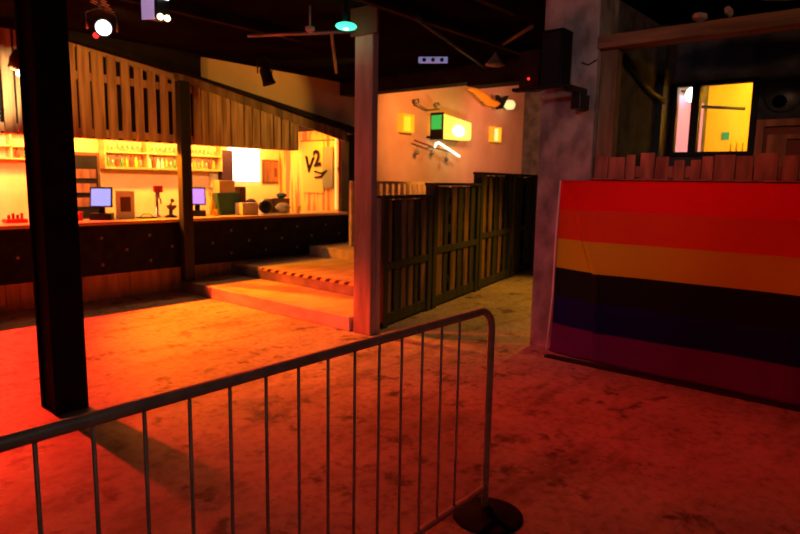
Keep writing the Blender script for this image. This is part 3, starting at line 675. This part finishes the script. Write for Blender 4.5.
MB().tube([(4.47, 8.7, T+.02), (4.52, 8.7, T+.06), (4.62, 8.7, T+.06), (4.67, 8.7, T+.02)], .008, 8).build('handle', 'chrome', o)
o = thing('beer_font', 'tall chrome beer font with red badge on the bar top', 'beer tap', (4.82, 8.85, T))
MB().lathe([(.05, 0), (.05, .02), (.025, .04), (.025, .34), (.03, .36), (.01, .37)], (4.82, 8.85, T)).build('column', 'chrome', o, smooth=True)
MB().box((4.76, 8.80, T+.37), (4.90, 8.84, T+.47)).build('badge', 'red', o, bevel=.006)
MB().tube([(4.82, 8.83, T+.28), (4.82, 8.74, T+.28), (4.82, 8.73, T+.2)], .012, 8).build('spout', 'chrome', o)
MB().cyl((4.82, 8.78, T+.29), (4.80, 8.74, T+.42), .012).build('lever', 'gloss', o)
o = thing('bar_juicer', 'dark lever juicer with a round knob beside the green post', 'juicer', (4.98, 8.72, T))
MB().lathe([(.09, 0), (.09, .02), (.03, .04), (.02, .18)], (4.97, 8.72, T)).build('base', 'gloss', o, smooth=True)
MB().lathe([(.02, 0), (.07, .05), (.075, .08)], (4.97, 8.70, T+.10)).build('cup', 'brown', o, smooth=True)
MB().tube([(4.97, 8.72, T+.18), (5.0, 8.72, T+.24), (4.93, 8.66, T+.2), (4.86, 8.6, T+.16)], .01, 8).build('lever', 'brown', o)
MB().ball((5.0, 8.72, T+.25), .03).build('knob', 'brown', o, smooth=True)
tag(MB().lathe([(.03, 0), (.035, .01), (.04, .12), (.038, .12)], (3.64, 8.72, T)).build('cup', 'red', smooth=True), 'red cup on the bar top left of the blue-lit till', 'cup')
tag(MB().lathe([(.035, 0), (.04, .01), (.042, .11), (.04, .11)], (3.53, 8.74, T)).build('cup', 'orange', smooth=True), 'orange cup hidden partly by the foreground column', 'cup')
o = thing('condiment_basket', 'low red basket on the bar top at far left', 'basket', (2.85, 8.75, T))
MB().box((2.74, 8.66, T), (2.98, 8.84, T+.05)).build('basket', 'red', o, bevel=.01)
for i in range(4): MB().cyl((2.79+i*.05, 8.75, T+.05), (2.79+i*.05, 8.75, T+.10+.02*(i % 2)), .017).build('jar', 'brown', o)
tag(MB().lathe([(.045, 0), (.05, .01), (.05, .2), (.02, .27), (.02, .34), (.024, .35)], (5.73, 8.78, T)).build('bottle', 'yel', smooth=True), 'yellow bottle on the bar top right of the lilac-lit till', 'bottle')
tag(MB().lathe([(.03, 0), (.035, .1), (.035, .11)], (5.69, 8.62, T)).build('jar', 'yel', smooth=True), 'short yellow jar in front of the yellow bottle', 'jar')
o = thing('storage_bin', 'dark teal bin on the bar top below the tan box', 'bin', (6.0, 8.9, T))
MB().prism([(5.85, T+.06), (6.20, T+.06), (6.23, T+.36), (5.80, T+.36)], 8.75, 8.98, 'y').build('body', 'teal', o, bevel=.01)
MB().box((5.86, 8.76, T), (6.18, 8.96, T+.06)).build('base', 'teal', o)
tag(MB().box((5.86, 8.77, T+.361), (6.16, 8.96, T+.56)).build('cardboard_box', 'tan', bevel=.005), 'tan cardboard box stacked on the teal bin', 'box')
tag(MB().box((6.12, 8.52, T), (6.44, 8.72, T+.20)).build('cardboard_box', 'cream', bevel=.005), 'low cream box at the front edge of the bar top', 'box')
tag(MB().ball((6.56, 8.88, T+.13), .13, (1.0, .6, 1.0)).build('bag', 'brown', smooth=True), 'brown bag behind the low cream box on the bar', 'bag')
tag(MB().box((6.28, 8.80, T+.0), (6.40, 8.95, T+.46)).build('bottle_carton', 'brown', bevel=.005), 'tall dark brown carton next to the tan box', 'carton')
tag(MB().ball((6.76, 8.74, T+.12), .12, (1.2, .6, 1)).build('bag', 'gloss', smooth=True), 'black slumped bag on the bar top', 'bag')
o = thing('serving_bowl', 'cream bowl heaped with tan snacks at the right of the bar top', 'bowl', (7.1, 8.75, T))
MB().lathe([(.05, 0), (.1, .05), (.15, .12), (.14, .12)], (7.1, 8.69, T)).build('bowl', 'cream', o, smooth=True)
MB().ball((7.1, 8.69, T+.12), .12, (1, 1, .55)).build('snack_heap', 'tan', o, smooth=True)
o = thing('cap', 'dark green cap lying on a box beyond the cream bowl', 'cap', (7.25, 8.91, T+.25))
MB().ball((7.25, 8.91, T+.306), .09, (1.1, 1, .6)).build('crown', 'teal', o, smooth=True)
MB().box((7.1, 8.84, T+.252), (7.25, 8.98, T+.26)).build('peak', 'teal', o)
tag(MB().box((6.9, 8.86, T), (7.4, 8.97, T+.25)).build('wooden_crate', 'wood', bevel=.004), 'brown wooden crate under the green cap', 'crate')
tag(MB().lathe([(.035, 0), (.045, .13), (.043, .13)], (7.40, 8.62, T)).build('cup', 'orange', smooth=True), 'orange cup at the right end of the bar top', 'cup')
# V2 sheet
o = thing('painted_sheet', 'hanging yellow and green sheet painted with black V2 at the bar end', 'sheet', (8.36, 9.2, 1.4))
MB().box((8.375, 9.02, 1.42), (8.385, 9.62, 2.42)).build('yellow_half', 'ysheet', o)
MB().box((8.36, 8.74, 1.52), (8.37, 9.03, 2.30)).build('green_half', 'sheet', o)
MB().box((8.365, 8.72, 2.42), (8.39, 9.66, 2.44)).build('rod', 'brown', o)
mtx = Matrix(((0, 0, -1), (-1, 0, 0), (0, 1, 0)))
def text(body, y, z, size, x, tilt=0):
    cu = bpy.data.curves.new('txt', 'FONT'); cu.body = body; cu.size = size; cu.extrude = .002; cu.offset = .016
    t_ = bpy.data.objects.new('txt', cu); COL.objects.link(t_)
    bpy.context.view_layer.update(); dg = bpy.context.evaluated_depsgraph_get()
    me = bpy.data.meshes.new_from_object(t_.evaluated_get(dg)); bpy.data.objects.remove(t_)
    b_ = MB(); b_.bm.from_mesh(me)
    R = mtx.to_4x4() @ Matrix.Rotation(tilt, 4, 'Z')
    for v in b_.bm.verts: v.co = R @ v.co + Vector((x, y, z))
    return b_
text('V', 9.56, 1.84, .42, 8.368, -.12).build('letter', 'black', o)
text('2', 9.27, 1.94, .42, 8.352, .1).build('letter', 'black', o)
MB().tube([(8.355, 9.25, 1.84), (8.355, 9.05, 1.80), (8.355, 8.90, 1.86), (8.355, 9.05, 1.74), (8.355, 9.24, 1.72)], .018, 8).build('scribble', 'black', o, smooth=True)
tag(MB().box((8.375, 8.63, 1.85), (8.399, 8.71, 1.92)).build('red_tag', 'red'), 'small red tag on the lit end wall of the bar', 'tag')
tag(MB().box((8.34, 8.63, 1.12), (8.37, 8.66, 2.5)).build('light_tube', 'endtube'), 'vertical glowing tube at the far end of the bar hatch', 'lamp')
